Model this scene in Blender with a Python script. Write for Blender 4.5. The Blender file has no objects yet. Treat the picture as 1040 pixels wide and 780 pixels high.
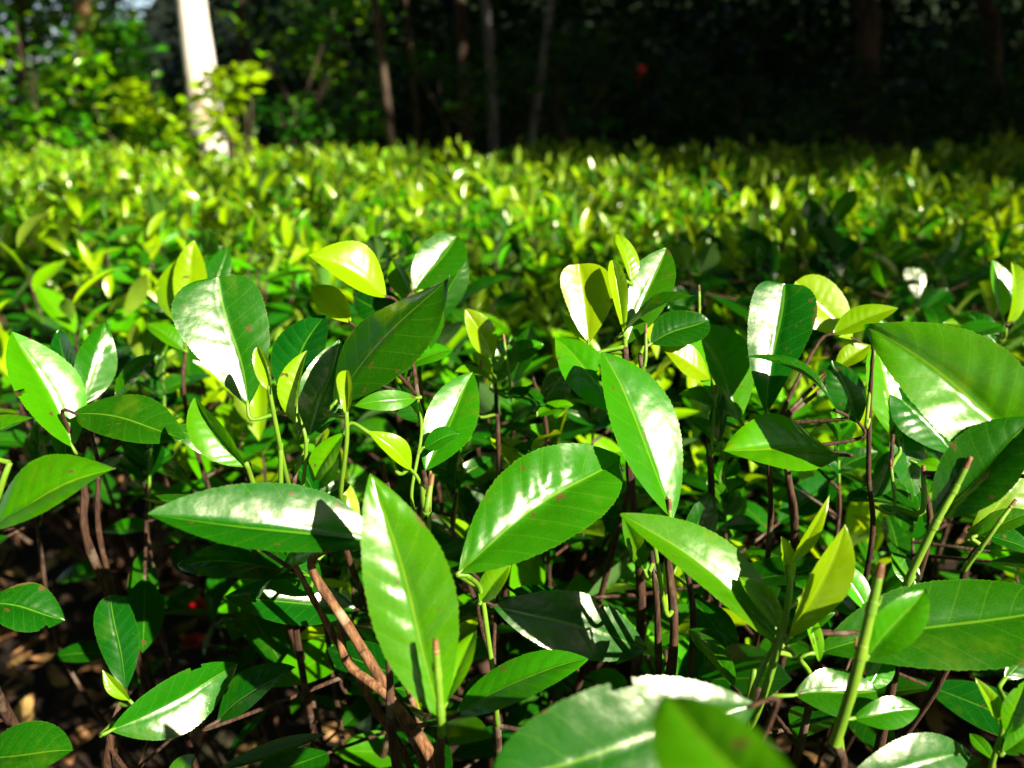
import bpy, math, random
import numpy as np
from mathutils import Vector, Matrix

# ------------------------------------------------------------------ camera, sky, sun, exposure
SC = bpy.context.scene
COL = SC.collection
rng = np.random.default_rng(11)
R = math.radians
CAM_Z, PITCH, F = 0.84, 19.7, 780.0
cam = bpy.data.cameras.new('camera'); cam_o = bpy.data.objects.new('camera', cam); COL.objects.link(cam_o)
cam_o.location = (0, 0, CAM_Z); cam_o.rotation_euler = (R(90 - PITCH), 0, 0)
cam.sensor_width = 36; cam.lens = 27; cam.clip_start = 0.01; cam.clip_end = 500
cam.dof.use_dof = True; cam.dof.focus_distance = 0.40; cam.dof.aperture_fstop = 6.3
SC.camera = cam_o
SUN = Vector((0.60, -0.55, 0.54)).normalized()          # towards the sun: behind the camera, to the right
sl = bpy.data.lights.new('sun', 'SUN'); sl.energy = 5.0; sl.angle = R(0.5); sl.color = (1.0, 0.94, 0.84)
so = bpy.data.objects.new('sun', sl); COL.objects.link(so)
so.rotation_euler = SUN.to_track_quat('Z', 'Y').to_euler(); so.location = (3, -4, 9)
w = bpy.data.worlds.new('World'); SC.world = w; w.use_nodes = True
nt_ = w.node_tree; bg = nt_.nodes['Background']; sky = nt_.nodes.new('ShaderNodeTexSky')
sky.sky_type = 'NISHITA'; sky.sun_disc = False
sky.sun_elevation = math.asin(SUN.z); sky.sun_rotation = math.atan2(SUN.x, SUN.y)
nt_.links.new(sky.outputs[0], bg.inputs[0]); bg.inputs[1].default_value = 0.05
vs = SC.view_settings; vs.view_transform = 'Standard'; vs.look = 'None'; vs.exposure = 1.6; vs.gamma = 1
SC.cycles.max_bounces = 5; SC.cycles.diffuse_bounces = 1; SC.cycles.glossy_bounces = 2; SC.cycles.transmission_bounces = 2; SC.cycles.transparent_max_bounces = 8

CP, SP = math.cos(R(PITCH)), math.sin(R(PITCH))
RIGHT = np.array((1, 0, 0.)); UP = np.array((0, SP, CP)); BACK = np.array((0, -CP, SP)); CAM = np.array((0, 0, CAM_Z))
def at(px, py, d):            # a pixel of the photograph and a distance -> a point of the place
    return CAM + d * ((px - 520) / F * RIGHT + (390 - py) / F * UP - BACK)
def hint(n):
    return n[0] * RIGHT + n[1] * UP + n[2] * BACK

# ------------------------------------------------------------------ helpers
def tag(o, label=None, cat=None, group=None, kind=None):
    for k, v in (('label', label), ('category', cat), ('group', group), ('kind', kind)):
        if v: o[k] = v
    return o
def empty(name, loc):
    o = bpy.data.objects.new(name, None); COL.objects.link(o); o.location = loc; o.empty_display_size = .05
    return o
def unit(v):
    return v / np.maximum(np.linalg.norm(v, axis=-1, keepdims=True), 1e-9)

class MB:
    """collects geometry; build() links it as ONE mesh object"""
    def __init__(s): s.v = []; s.f = []; s.n = 0; s.uv = []; s.yg = []; s.rn = []; s.mi = []; s.at = False
    def add(s, v, f, uv=None, yg=None, rn=None, mi=0):
        v = np.asarray(v, float); f = np.asarray(f, int)
        s.v.append(v); s.f.append(f + s.n); s.n += len(v)
        s.uv.append(np.zeros((len(v), 2)) if uv is None else uv)
        s.yg.append(np.zeros(len(v)) if yg is None else yg)
        s.rn.append(np.full(len(v), .5) if rn is None else rn)
        s.mi.append(np.full(len(f), mi, int))
    def mesh(s, name, mats, origin=(0, 0, 0)):
        v = np.concatenate(s.v) - np.asarray(origin); f = np.concatenate(s.f)
        uv = np.concatenate(s.uv); yg = np.concatenate(s.yg); rn = np.concatenate(s.rn); mi = np.concatenate(s.mi)
        me = bpy.data.meshes.new(name)
        me.vertices.add(len(v)); me.vertices.foreach_set('co', v.ravel())
        me.loops.add(f.size); me.loops.foreach_set('vertex_index', f.ravel())
        me.polygons.add(len(f)); me.polygons.foreach_set('loop_start', np.arange(0, f.size, 4))
        me.polygons.foreach_set('material_index', mi)
        me.update(calc_edges=True)
        me.polygons.foreach_set('use_smooth', np.ones(len(f), bool))
        l = me.uv_layers.new(name='UVMap'); l.data.foreach_set('uv', uv[f.ravel()].ravel())
        a = me.attributes.new('young', 'FLOAT', 'POINT'); a.data.foreach_set('value', yg)
        a = me.attributes.new('rnd', 'FLOAT', 'POINT'); a.data.foreach_set('value', rn)
        for m in mats: me.materials.append(m)
        me.validate()
        return me
    def build(s, name, mats, parent=None, loc=None):
        if not isinstance(mats, (list, tuple)): mats = [mats]
        org = np.zeros(3)
        if parent is not None:
            org = np.array(parent.matrix_world.translation) if parent.type == 'EMPTY' and parent.parent is None and not any(parent.rotation_euler) else org
            p = parent
            org = np.zeros(3)
            while p is not None: org = org + np.array(p.location); p = p.parent
        elif loc is not None: org = np.asarray(loc, float)
        me = s.mesh(name, mats, org)
        o = bpy.data.objects.new(name, me); COL.objects.link(o)
        if parent is not None: o.parent = parent
        elif loc is not None: o.location = loc
        return o

def spline(pts, n=6):
    p = np.asarray(pts, float)
    if len(p) < 3:
        t = np.linspace(0, 1, n + 1)[:, None]; return p[0] * (1 - t) + p[-1] * t
    q = np.vstack([2 * p[0] - p[1], p, 2 * p[-1] - p[-2]]); out = []
    for i in range(1, len(q) - 2):
        for t in np.linspace(0, 1, n, endpoint=False):
            a, b, c, d = q[i - 1], q[i], q[i + 1], q[i + 2]
            out.append(.5 * (2 * b + (c - a) * t + (2 * a - 5 * b + 4 * c - d) * t * t + (3 * b - a - 3 * c + d) * t ** 3))
    out.append(p[-1]); return np.array(out)
def tube(mb, pts, r0, r1, sides=8, n=6, mi=0, knots=0., cap=True, yg=0., rn=.5):
    c = spline(pts, n); m = len(c); T = unit(np.gradient(c, axis=0))
    ref = np.array((1, .13, 0.)) if abs(T[0][0]) < .8 else np.array((0, 1, .1))
    X = unit(np.cross(T, ref)); Y = np.cross(T, X)
    s = np.linspace(0, 1, m); r = r0 + (r1 - r0) * s
    if knots: r = r * (1 + knots * (np.sin(s * 37 + r0 * 9e3) ** 8) + knots * .4 * rng.normal(size=m))
    a = np.linspace(0, 2 * math.pi, sides, endpoint=False)
    v = c[:, None] + r[:, None, None] * (np.cos(a)[None, :, None] * X[:, None] + np.sin(a)[None, :, None] * Y[:, None])
    v = v.reshape(-1, 3); i = np.arange(m - 1)[:, None] * sides; j = np.arange(sides)[None]; k = (j + 1) % sides
    f = np.stack([i + j, i + k, i + sides + k, i + sides + j], -1).reshape(-1, 4)
    L = np.concatenate([[0], np.cumsum(np.linalg.norm(np.diff(c, axis=0), axis=1))])
    uv = np.stack([np.tile(np.arange(sides) / sides, m), np.repeat(L, sides)], -1)
    if cap:
        ce = c[-1] + T[-1] * r[-1] * .35
        v = np.vstack([v, ce]); b = (m - 1) * sides; e = len(v) - 1
        cf = [(b + q, b + (q + 1) % sides, b + (q + 2) % sides, e) for q in range(0, sides, 2)]
        f = np.vstack([f, cf]); uv = np.vstack([uv, [.5, L[-1]]])
    mb.add(v, f, uv, np.full(len(v), yg), np.full(len(v), rn), mi)
    return c

def leaves(mb, P, A, N, L, W, fold, bow, young, nt=5, nu=2, hero=False, tip=.85, seed=0, mi=0, droop=None, wav=0., holes=None, quilt=1.):
    """a set of leaves. P base, A direction, N upper-side normal; fold >0 raises the edges, bow >0 arches the middle up"""
    P = np.atleast_2d(P).astype(float); n = len(P)
    A = unit(np.atleast_2d(A).astype(float)); N = np.atleast_2d(N).astype(float)
    N = unit(N - (N * A).sum(1, keepdims=True) * A); X = np.cross(A, N)
    bc = lambda q: np.broadcast_to(np.asarray(q, float), (n,))[:, None, None]
    L, W, fold, bow, tip = bc(L), bc(W), bc(fold), bc(bow), bc(tip); yg = bc(young)
    t = np.linspace(0, 1, nt + 1)[None, :, None]; u = np.linspace(-1, 1, 2 * nu + 1)[None, None, :]
    tip = np.where(tip > .62, tip + .12, tip); be = .92
    pr = np.maximum(t, 1e-4) ** be * np.maximum(1 - t, 0) ** tip
    tm = be / (be + tip); pr = pr / (tm ** be * (1 - tm) ** tip)
    if hero:
        pr = pr + .012
    hw = W / 2 * pr
    au = np.abs(u); x = u * hw; z = np.zeros_like(x)
    if hero:
        rs = np.random.default_rng(seed)
        side = np.where(u < 0, 0, 1)
        saw = ((t * 36 + .3 * np.sin(9 * t + seed)) % 1.0)
        x = x * (1 + .038 * (saw - .5) * np.clip((au - .72) / .28, 0, 1) * np.clip(t * 9, 0, 1))
        asym = 1 + .07 * rs.normal() * np.sign(u); x = x * asym
        ph = (t * 8.2 - au * 1.35 + .35 * side + .12 * np.sin(11 * t + 4 * side + seed)) % 1.0
        amp = W * (.008 + .011 * rs.random()) * quilt * (.35 + .9 * np.sin(t * 5.3 + seed) ** 2)
        z = z + amp * np.sin(math.pi * ph) ** .8 * np.sin(math.pi * np.clip(au, 0, 1) ** .8) * np.clip(pr, 0, 1)
        z = z - W * .016 * np.exp(-(au / .10) ** 2) * np.clip(pr, 0, 1)
        k1, k2, k3 = rs.random(3) * 6.28
        kw = min(1., quilt * .9)
        z = z + kw * W * (.04 + wav) * au ** 2 * np.sin(t * 7 + k1 + 2.2 * side) + kw * W * .03 * np.sin(t * 4.3 + k2) * u
        x = x + W * .06 * np.sin(t * 3.1 + k3) * np.sin(math.pi * t)
    ca = np.cos(fold); sa = np.sin(fold)
    z = z + np.abs(x) * sa * (1 - .25 * au); x = x * ca
    z = z + bow * L * 4 * t * (1 - t)
    if droop is not None: z = z - bc(droop) * L * t ** 2.5
    y = L * t + 0 * x
    co = P[:, None, None] + x[..., None] * X[:, None, None] + y[..., None] * A[:, None, None] + z[..., None] * N[:, None, None]
    m = (nt + 1) * (2 * nu + 1); v = co.reshape(-1, 3)
    i = np.arange(nt)[:, None] * (2 * nu + 1); j = np.arange(2 * nu)[None]
    f0 = np.stack([i + j, i + j + 1, i + j + 2 * nu + 2, i + j + 2 * nu + 1], -1).reshape(-1, 4)
    if holes is not None:
        cen = co.reshape(n, -1, 3)
        tt = np.broadcast_to(t, (1, nt + 1, 2 * nu + 1)).reshape(-1); uu = np.broadcast_to(u, (1, nt + 1, 2 * nu + 1)).reshape(-1)
        keep = np.ones(len(f0), bool)
        for (ht, hu, hr, hs) in holes:
            keep &= (((tt[f0].mean(1) - ht) / hr) ** 2 + ((uu[f0].mean(1) - hu) / hs) ** 2) > 1
        f0 = f0[keep]
    f = (np.arange(n)[:, None, None] * m + f0[None]).reshape(-1, 4)
    uv = np.stack(np.broadcast_arrays(.5 + .5 * u, t), -1).reshape(1, -1, 2); uv = np.repeat(uv, n, 0).reshape(-1, 2)
    rr = np.random.default_rng(seed + 5).random(n)
    mb.add(v, f, uv, np.repeat(yg[:, 0, 0], m), np.repeat(rr, m), mi)

# ------------------------------------------------------------------ materials
def mat(name):
    m = bpy.data.materials.new(name); m.use_nodes = True; t = m.node_tree; t.nodes.clear()
    return m, t
class G:
    def __init__(s, t): s.t = t
    def n(s, typ, ins=None, **kw):
        nd = s.t.nodes.new(typ)
        for k, v in kw.items(): setattr(nd, k, v)
        for k, v in (ins or {}).items():
            i = nd.inputs[k]
            if isinstance(v, bpy.types.NodeSocket): s.t.links.new(v, i)
            else: i.default_value = v
        return nd
    def math(s, op, a, b=0., clamp=False):
        return s.n('ShaderNodeMath', {0: a, 1: b}, operation=op, use_clamp=clamp).outputs[0]
    def mix(s, fac, a, b):
        nd = s.n('ShaderNodeMix', data_type='RGBA')
        for i, v in ((0, fac), (6, a), (7, b)):
            if isinstance(v, bpy.types.NodeSocket): s.t.links.new(v, nd.inputs[i])
            else: nd.inputs[i].default_value = v
        return nd.outputs[2]
    def fmix(s, fac, a, b):
        nd = s.n('ShaderNodeMix', data_type='FLOAT')
        for i, v in ((0, fac), (2, a), (3, b)):
            if isinstance(v, bpy.types.NodeSocket): s.t.links.new(v, nd.inputs[i])
            else: nd.inputs[i].default_value = v
        return nd.outputs[0]
    def ss(s, x, a, b, lo=0., hi=1.):
        nd = s.n('ShaderNodeMapRange', {0: x, 1: a, 2: b, 3: lo, 4: hi}, interpolation_type='SMOOTHSTEP'); return nd.outputs[0]

def c4(*a): return (*a, 1.0)
def leaf_material(name, mature, young, t_m, t_y, rough=.25, trans=.26, veins=True, spec=.82):
    m, t = mat(name); g = G(t)
    yg = g.n('ShaderNodeAttribute', attribute_name='young').outputs['Fac']
    rn = g.n('ShaderNodeAttribute', attribute_name='rnd').outputs['Fac']
    midc = tuple(.5 * (a * .28 + b * .62) for a, b in zip(mature, young)); midc = (midc[0] * .66, midc[1] * 2.0, 0.); midt = (t_m[0] + .10 * t_y[0], .5 * (t_m[1] + t_y[1]), t_m[2])
    def ramp(c0, c1, c2):
        lo = g.ss(yg, 0., .5); hi = g.ss(yg, .42, .95); return g.mix(hi, g.mix(lo, c4(*c0), c4(*c1)), c4(*c2))
    base = ramp(mature, midc, young); tr = ramp(t_m, midt, t_y)
    obj = g.n('ShaderNodeTexCoord').outputs['Object']
    val = g.fmix(rn, .82, 1.2); hue = g.fmix(rn, .496, .512)
    nz = g.n('ShaderNodeTexNoise', {'Vector': obj, 'Scale': 55., 'Detail': 3.}).outputs[0]
    val = g.math('MULTIPLY', val, g.fmix(nz, .8, 1.2))
    hs = g.n('ShaderNodeHueSaturation', {'Hue': hue, 'Value': val, 'Color': base}); base = hs.outputs[0]
    rough_s = g.fmix(g.n('ShaderNodeTexNoise', {'Vector': obj, 'Scale': 90., 'Detail': 2.}).outputs[0], rough - .045, rough + .06)
    bumpn = None
    if veins:
        uv = g.n('ShaderNodeUVMap').outputs[0]; sep = g.n('ShaderNodeSeparateXYZ', {0: uv})
        ux = g.math('ABSOLUTE', g.math('MULTIPLY_ADD', sep.outputs[0], 2.)); 
        ux = g.math('ABSOLUTE', g.math('SUBTRACT', g.math('MULTIPLY', sep.outputs[0], 2.), 1.))
        mid = g.math('MULTIPLY', g.ss(ux, .014, .04, 1., 0.), .75)
        ph = g.math('FRACT', g.math('SUBTRACT', g.math('MULTIPLY', sep.outputs[1], 8.2), g.math('MULTIPLY', ux, 1.35)))
        lat = g.ss(g.math('ABSOLUTE', g.math('SUBTRACT', ph, .5)), .455, .5)
        edge = g.ss(ux, .965, 1.0)
        vm = g.math('MAXIMUM', mid, g.math('MULTIPLY', lat, .22)); vm = g.math('MAXIMUM', vm, g.math('MULTIPLY', edge, .25))
        base = g.mix(vm, base, g.mix(yg, c4(.10, .26, .012), c4(.30, .42, .012)))
        tr = g.mix(g.math('MULTIPLY', vm, .6), tr, c4(.2, .42, .01))
        # brown specks where insects have bitten
        sp = g.n('ShaderNodeTexNoise', {'Vector': obj, 'Scale': 150., 'Detail': 1.}).outputs[0]
        spm = g.ss(sp, .735, .76)
        base = g.mix(spm, base, c4(.10, .055, .015))
        be = g.n('ShaderNodeTexNoise', {'Vector': obj, 'Scale': 34., 'Detail': 3.}).outputs[0]      # dry brown margins
        bm = g.ss(g.math('ADD', g.math('MULTIPLY', ux, .62), be), 1.24, 1.29)
        base = g.mix(g.math('MULTIPLY', bm, .85), base, c4(.13, .07, .02))
    if veins:
        bl = g.n('ShaderNodeTexNoise', {'Vector': obj, 'Scale': 28., 'Detail': 4., 'Roughness': .7}).outputs[0]
        base = g.mix(g.math('MULTIPLY', g.ss(bl, .56, .72), .45), base, g.mix(yg, c4(.05, .13, .004), c4(.34, .38, .002)))
        vo = g.n('ShaderNodeTexVoronoi', {'Vector': obj, 'Scale': 620.}, feature='DISTANCE_TO_EDGE').outputs[0]
        base = g.mix(g.ss(vo, .0, .12, .30, 0.), base, g.mix(yg, c4(.02, .11, .004), c4(.30, .42, .004)))
    bk = g.n('ShaderNodeNewGeometry').outputs['Backfacing']
    pale = g.mix(.55, base, g.mix(yg, c4(.085, .17, .045), c4(.2, .3, .03)))
    base = g.mix(bk, base, pale); rough_s = g.fmix(bk, rough_s, .55)
    bn = g.n('ShaderNodeTexNoise', {'Vector': obj, 'Scale': 520., 'Detail': 3.}).outputs[0]
    b2 = g.n('ShaderNodeTexNoise', {'Vector': obj, 'Scale': 75., 'Detail': 2.}).outputs[0]
    b1 = g.n('ShaderNodeBump', {'Strength': .16, 'Distance': .004, 'Height': b2})
    bp = g.n('ShaderNodeBump', {'Strength': .05, 'Distance': .0012, 'Height': bn, 'Normal': b1.outputs[0]})
    pb = g.n('ShaderNodeBsdfPrincipled', {'Base Color': base, 'Roughness': rough_s, 'IOR': 1.47, 'Specular IOR Level': spec, 'Specular Tint': (1., 1., .72, 1.), 'Normal': bp.outputs[0]})
    tl = g.n('ShaderNodeBsdfTranslucent', {'Color': tr})
    mx = g.n('ShaderNodeMixShader', {0: g.fmix(yg, trans, trans + .14), 1: pb.outputs[0], 2: tl.outputs[0]})
    g.n('ShaderNodeOutputMaterial', {0: mx.outputs[0]})
    return m
def bark(name, a, b, sc=(60, 60, 12), rough=.75, bump=.4, dist=.002, third=None):
    m, t = mat(name); g = G(t); obj = g.n('ShaderNodeTexCoord').outputs['Object']
    mp = g.n('ShaderNodeMapping', {0: obj, 'Scale': sc}).outputs[0]
    nz = g.n('ShaderNodeTexNoise', {'Vector': mp, 'Scale': 1., 'Detail': 5., 'Roughness': .65}).outputs[0]
    k = g.ss(nz, .35, .68); col = g.mix(k, c4(*a), c4(*b))
    if third:
        n2 = g.n('ShaderNodeTexNoise', {'Vector': obj, 'Scale': third[1], 'Detail': 3.}).outputs[0]
        col = g.mix(g.ss(n2, .54, .66), col, c4(*third[0]))
    bp = g.n('ShaderNodeBump', {'Strength': bump, 'Distance': dist, 'Height': nz})
    pb = g.n('ShaderNodeBsdfPrincipled', {'Base Color': col, 'Roughness': rough, 'Normal': bp.outputs[0], 'Specular IOR Level': .3})
    g.n('ShaderNodeOutputMaterial', {0: pb.outputs[0]}); return m

M_LEAF = leaf_material('tea_leaf', (.003, .066, .001), (.24, .37, .0005), (.012, .20, .002), (.36, .58, .002))
M_FIELD = leaf_material('field_tea_leaf', (.004, .075, .001), (.29, .47, .0005), (.012, .2, .001), (.55, .72, .001), rough=.25, spec=.9)
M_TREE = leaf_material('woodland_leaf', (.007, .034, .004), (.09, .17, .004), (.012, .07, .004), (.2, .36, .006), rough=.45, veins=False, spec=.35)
M_GREEN = bark('green_shoot_skin', (.10, .21, .012), (.16, .27, .015), (150, 150, 40), rough=.42, bump=.12, dist=.0004)
M_WOOD = bark('tea_bark', (.022, .010, .005), (.085, .036, .014), (420, 420, 50), rough=.8, bump=.8, dist=.0012, third=((.11, .075, .045), 60.))
M_WARM = bark('warm_tea_bark', (.07, .028, .010), (.25, .115, .042), (420, 420, 60), rough=.85, bump=.6, dist=.001, third=((.30, .20, .11), 60.))
M_TIP = bark('brown_tip', (.10, .04, .014), (.24, .11, .035), (300, 300, 120), rough=.55, bump=.3, dist=.0005)
M_WHITE = bark('pale_bark', (.66, .58, .45), (.80, .73, .60), (18, 18, 5), rough=.85, bump=.4, dist=.006, third=((.45, .33, .22), 6.))
M_GREYB = bark('grey_bark', (.07, .065, .06), (.17, .155, .14), (22, 22, 6), rough=.85, bump=.6, dist=.01, third=((.10, .13, .06), 7.))
M_BROWNB = bark('brown_bark', (.03, .02, .013), (.085, .055, .032), (22, 22, 6), rough=.9, bump=.7, dist=.012)
M_ORANGEB = bark('orange_bark', (.16, .085, .03), (.34, .20, .08), (22, 22, 6), rough=.9, bump=.7, dist=.012)
M_LITTER = bark('dry_leaf', (.10, .042, .015), (.38, .19, .07), (40, 40, 40), rough=.7, bump=.3, dist=.001, third=((.32, .20, .05), 9.))
M_RED = bark('red_petal', (.42, .006, .012), (.55, .015, .02), (90, 90, 90), rough=.45, bump=.2, dist=.0005)
def soil():
    m, t = mat('soil'); g = G(t); obj = g.n('ShaderNodeTexCoord').outputs['Object']
    n1 = g.n('ShaderNodeTexNoise', {'Vector': obj, 'Scale': 28., 'Detail': 8., 'Roughness': .7}).outputs[0]
    n2 = g.n('ShaderNodeTexNoise', {'Vector': obj, 'Scale': 3., 'Detail': 4.}).outputs[0]
    col = g.mix(g.ss(n1, .35, .7), c4(.014, .008, .005), c4(.06, .034, .02)); col = g.mix(g.ss(n2, .5, .7), col, c4(.05, .045, .02))
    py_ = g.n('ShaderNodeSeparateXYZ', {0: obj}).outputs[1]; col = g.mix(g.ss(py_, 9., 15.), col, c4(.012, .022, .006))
    bp = g.n('ShaderNodeBump', {'Strength': .8, 'Distance': .02, 'Height': n1})
    pb = g.n('ShaderNodeBsdfPrincipled', {'Base Color': col, 'Roughness': .95, 'Normal': bp.outputs[0], 'Specular IOR Level': .2})
    g.n('ShaderNodeOutputMaterial', {0: pb.outputs[0]}); return m
M_SOIL = soil()

# ------------------------------------------------------------------ the ground
def ground():
    mb = MB()
    def axis(lo, hi): 
        q = np.concatenate([-np.geomspace(300, 8, 14), np.linspace(-7, 7, 57), np.geomspace(8, 300, 14)]); return q
    xs = axis(0, 0); ys = axis(0, 0) + 3
    X, Y = np.meshgrid(xs, ys); r = np.hypot(X, Y - 3)
    Z = .02 * np.sin(X * 3.1 + 1) * np.sin(Y * 2.7) + .012 * np.sin(X * 9 + Y * 7)
    Z = Z * np.clip((30 - r) / 20, 0, 1)
    side = np.clip((X / np.maximum(Y, 1) + .42) / .2, 0, 1)                       # the hillside behind the wood
    Z = Z + np.clip((Y - 16) / 40, 0, 1) ** .8 * 26 * (.03 + .97 * side * side * (3 - 2 * side))
    v = np.stack([X, Y, Z], -1).reshape(-1, 3); nx = len(xs); i = np.arange(len(ys) - 1)[:, None] * nx; j = np.arange(nx - 1)[None]
    f = np.stack([i + j, i + j + 1, i + nx + j + 1, i + nx + j], -1).reshape(-1, 4)
    mb.add(v, f); tag(mb.build('ground', M_SOIL), kind='structure')
ground()

# ------------------------------------------------------------------ dry litter on the soil
def litter():
    mb = MB(); n = 2600
    P = np.stack([rng.uniform(-1.7, 1.7, n), rng.uniform(.1, 2.6, n), rng.uniform(.012, .05, n)], -1)
    a = rng.uniform(0, 6.28, n); A = np.stack([np.cos(a), np.sin(a), rng.normal(0, .25, n)], -1)
    N = np.stack([rng.normal(0, .4, n), rng.normal(0, .4, n), np.ones(n)], -1)
    leaves(mb, P, A, N, rng.uniform(.03, .075, n), rng.uniform(.014, .032, n), rng.uniform(-.2, .8, n), rng.uniform(-.15, .25, n), rng.random(n), nt=6, nu=2)
    for k in range(160):
        p = np.array((rng.uniform(-1.4, 1.4), rng.uniform(.2, 2.2), .02)); b = rng.uniform(0, 6.28); l = rng.uniform(.05, .2)
        q = p + np.array((math.cos(b), math.sin(b), rng.uniform(0, .12))) * l
        tube(mb, [p, (p + q) / 2 + rng.normal(0, .006, 3), q], .0025, .0012, 6, 3)
    tag(mb.build('leaf_litter', M_LITTER), 'dry brown fallen leaves and twigs on the soil under the tea', 'leaf litter', kind='stuff')
litter()

# ------------------------------------------------------------------ near tea plants, leaf by leaf
# leaf row: tip px,py,dist | base px,py,dist | width px | normal (right, up, towards camera) | fold deg | bow | young | tip exponent | shoot index
seed_ = [0]
def tea_plant(label, stems, rows, shoots=(), ground_at=None, filler=10, zf=(.28, .56), spread=.13, cut=(), wood=None):
    """stems: woody polylines; shoots: green polylines whose leaves are their children; cut: pruned stubs"""
    rr = np.random.default_rng(100 + seed_[0])
    top = at(*stems[0][0][-1]) if stems else at(*shoots[0][0][-1])
    g = np.array((ground_at[0], ground_at[1], 0.)) if ground_at else np.array((top[0] + rr.normal(0, .02), top[1] + .07 + rr.normal(0, .02), 0.))
    root = empty('tea_plant', g); tag(root, label, 'tea plant', 'young tea plants in front')
    axis_pts = []
    for (pts, r0, r1) in stems:
        mb = MB(); p = [at(*q) for q in pts]
        b = g + np.array((rr.normal(0, .012), rr.normal(0, .012), 0))
        first = p[0]; m1 = b * .62 + first * .38 + np.array((rr.normal(0, .02), rr.normal(0, .02), 0)); m2 = b * .25 + first * .75 + rr.normal(0, .008, 3)
        c = tube(mb, [b - np.array((0, 0, .02)), m1, m2] + p, r0 * .00125, r1 * .0009, 10, 6, knots=.14)
        mb.build('stem', wood or M_WOOD, root); axis_pts.append(c)
    sh = []
    for (pts, r0, r1) in shoots:
        mb = MB(); p = [at(*q) for q in pts]
        if axis_pts:                                                   # join the shoot to the nearest stem
            allp = np.vstack(axis_pts); near = allp[np.argmin(np.linalg.norm(allp - p[0] + np.array((0, 0, .03)), axis=1))]
            if np.linalg.norm(near - p[0]) > .004: p = [near, .5 * near + .5 * p[0] + np.array((0, 0, -.006))] + p
        else:
            p = [g - np.array((0, 0, .02)), g * .55 + p[0] * .45 + rr.normal(0, .015, 3)] + p
        c = tube(mb, p, r0 * .001, r1 * .001, 10, 6, knots=.05, yg=.6)
        o = mb.build('shoot', M_GREEN, root); sh.append(o); axis_pts.append(c)
    for (pts, r0, r1) in cut:                                          # pruned stubs with a dry brown end
        mb = MB(); p = [at(*q) for q in pts]
        allp = np.vstack(axis_pts) if axis_pts else np.array([g]); near = allp[np.argmin(np.linalg.norm(allp - p[0], axis=1))]
        if np.linalg.norm(near - p[0]) > .004: p = [near] + p
        c = tube(mb, p, r0 * .001, r1 * .001, 12, 7, knots=.07)
        for q in (int(len(c) * .5), int(len(c) * .78)):                # nodes with a small scale leaf scar
            dn = unit(c[q] - c[q - 1]); rn_ = (r0 + (r1 - r0) * q / len(c)) * .001
            tube(mb, [c[q] - dn * rn_ * 1.5, c[q] - dn * rn_ * .5, c[q] + dn * rn_ * .5, c[q] + dn * rn_ * 1.3], rn_ * 1.22, rn_ * 1.05, 12, 3)
            sd = unit(np.cross(dn, rr.normal(size=3))); tube(mb, [c[q], c[q] + sd * rn_ * 1.2 + dn * rn_ * .6, c[q] + sd * rn_ * 1.5 + dn * rn_ * 2.6], rn_ * .6, rn_ * .12, 7, 4, mi=int(rr.random() < .5))
        d = unit(c[-1] - c[-3]); tube(mb, [c[-1] - d * .0015, c[-1] + d * .0008, c[-1] + d * .004], r1 * .00112, r1 * .0008, 12, 2, mi=1)
        mb.build('stub', [M_GREEN, M_TIP], root); axis_pts.append(c)
    allp = np.vstack(axis_pts)
    for row in rows:
        tx, ty, td, bx, by, bd, wpx, nh, fold, bow, yg, tipx = row[:12]; opt = row[12] if len(row) > 12 else {}
        seed_[0] += 1
        T, B = at(tx, ty, td), at(bx, by, bd); a = unit(T - B); n = hint(nh); n = unit(n - n.dot(a) * a); x = np.cross(a, n)
        mid = (T + B) / 2; v = unit(CAM - mid); fac = max(.38, np.linalg.norm(x - x.dot(v) * v))
        gl = opt.get('g')
        if gl is not None:                                              # tilt the leaf so that this half (or both) mirrors the sun
            best = min(np.linspace(-.8, .8, 41), key=lambda q: abs(unit(at(tx, ty, bd + q * np.linalg.norm(at(tx, ty, bd) - B)) - B).dot(unit(np.array(SUN) + unit(CAM - B)))) + .05 * abs(q - (td - bd) / max(1e-6, np.linalg.norm(at(tx, ty, bd) - B))))
            td = bd + best * np.linalg.norm(at(tx, ty, bd) - B); T = at(tx, ty, td); a = unit(T - B)
            h = np.array(SUN) + unit(CAM - (T + B) / 2); h = unit(h); h = unit(h - h.dot(a) * a); xh = np.cross(a, h); ph = R(fold) * .85 * abs(gl)
            n = h * math.cos(ph) + np.sign(gl) * xh * math.sin(ph); x = np.cross(a, n); mid = (T + B) / 2; v = unit(CAM - mid); fac = max(.38, np.linalg.norm(x - x.dot(v) * v))
        dm = (td + bd) / 2; W = .94 * wpx * dm / F / fac / max(.5, math.cos(R(fold))); L = np.linalg.norm(T - B)
        W = min(W, L * .68)
        mb = MB(); leaves(mb, B, a, n, L, W, R(fold), bow, yg, nt=84, nu=7, hero=True, tip=tipx, seed=seed_[0] * 7, wav=opt.get('wav', 0.), quilt=opt.get('q', .35 if gl is not None else 1.), holes=opt.get('holes') or ([(rr.uniform(.2, .85), rr.choice([-1, 1]) * 1.02, rr.uniform(.02, .05), rr.uniform(.12, .35))] if rr.random() < .22 else None))
        near = allp[np.argmin(np.linalg.norm(allp - B, axis=1) + .3 * np.maximum(0, allp[:, 2] - B[2]))]
        dist = np.linalg.norm(near - B)
        if dist > .003:
            tube(mb, [near, near * .5 + B * .5 - a * min(.012, dist * .3) * .5, B - a * min(.008, dist * .3), B + a * L * .04], .0013, .0009, 7, 4, mi=1 if dist < .028 else 2)
        s = opt.get('s'); par = root
        if s is not None and s < len(sh): par = sh[s]
        nm = 'bud' if opt.get('bud') else 'leaf'
        o = mb.build(nm, [M_LEAF, M_GREEN, M_WOOD], par)
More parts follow.
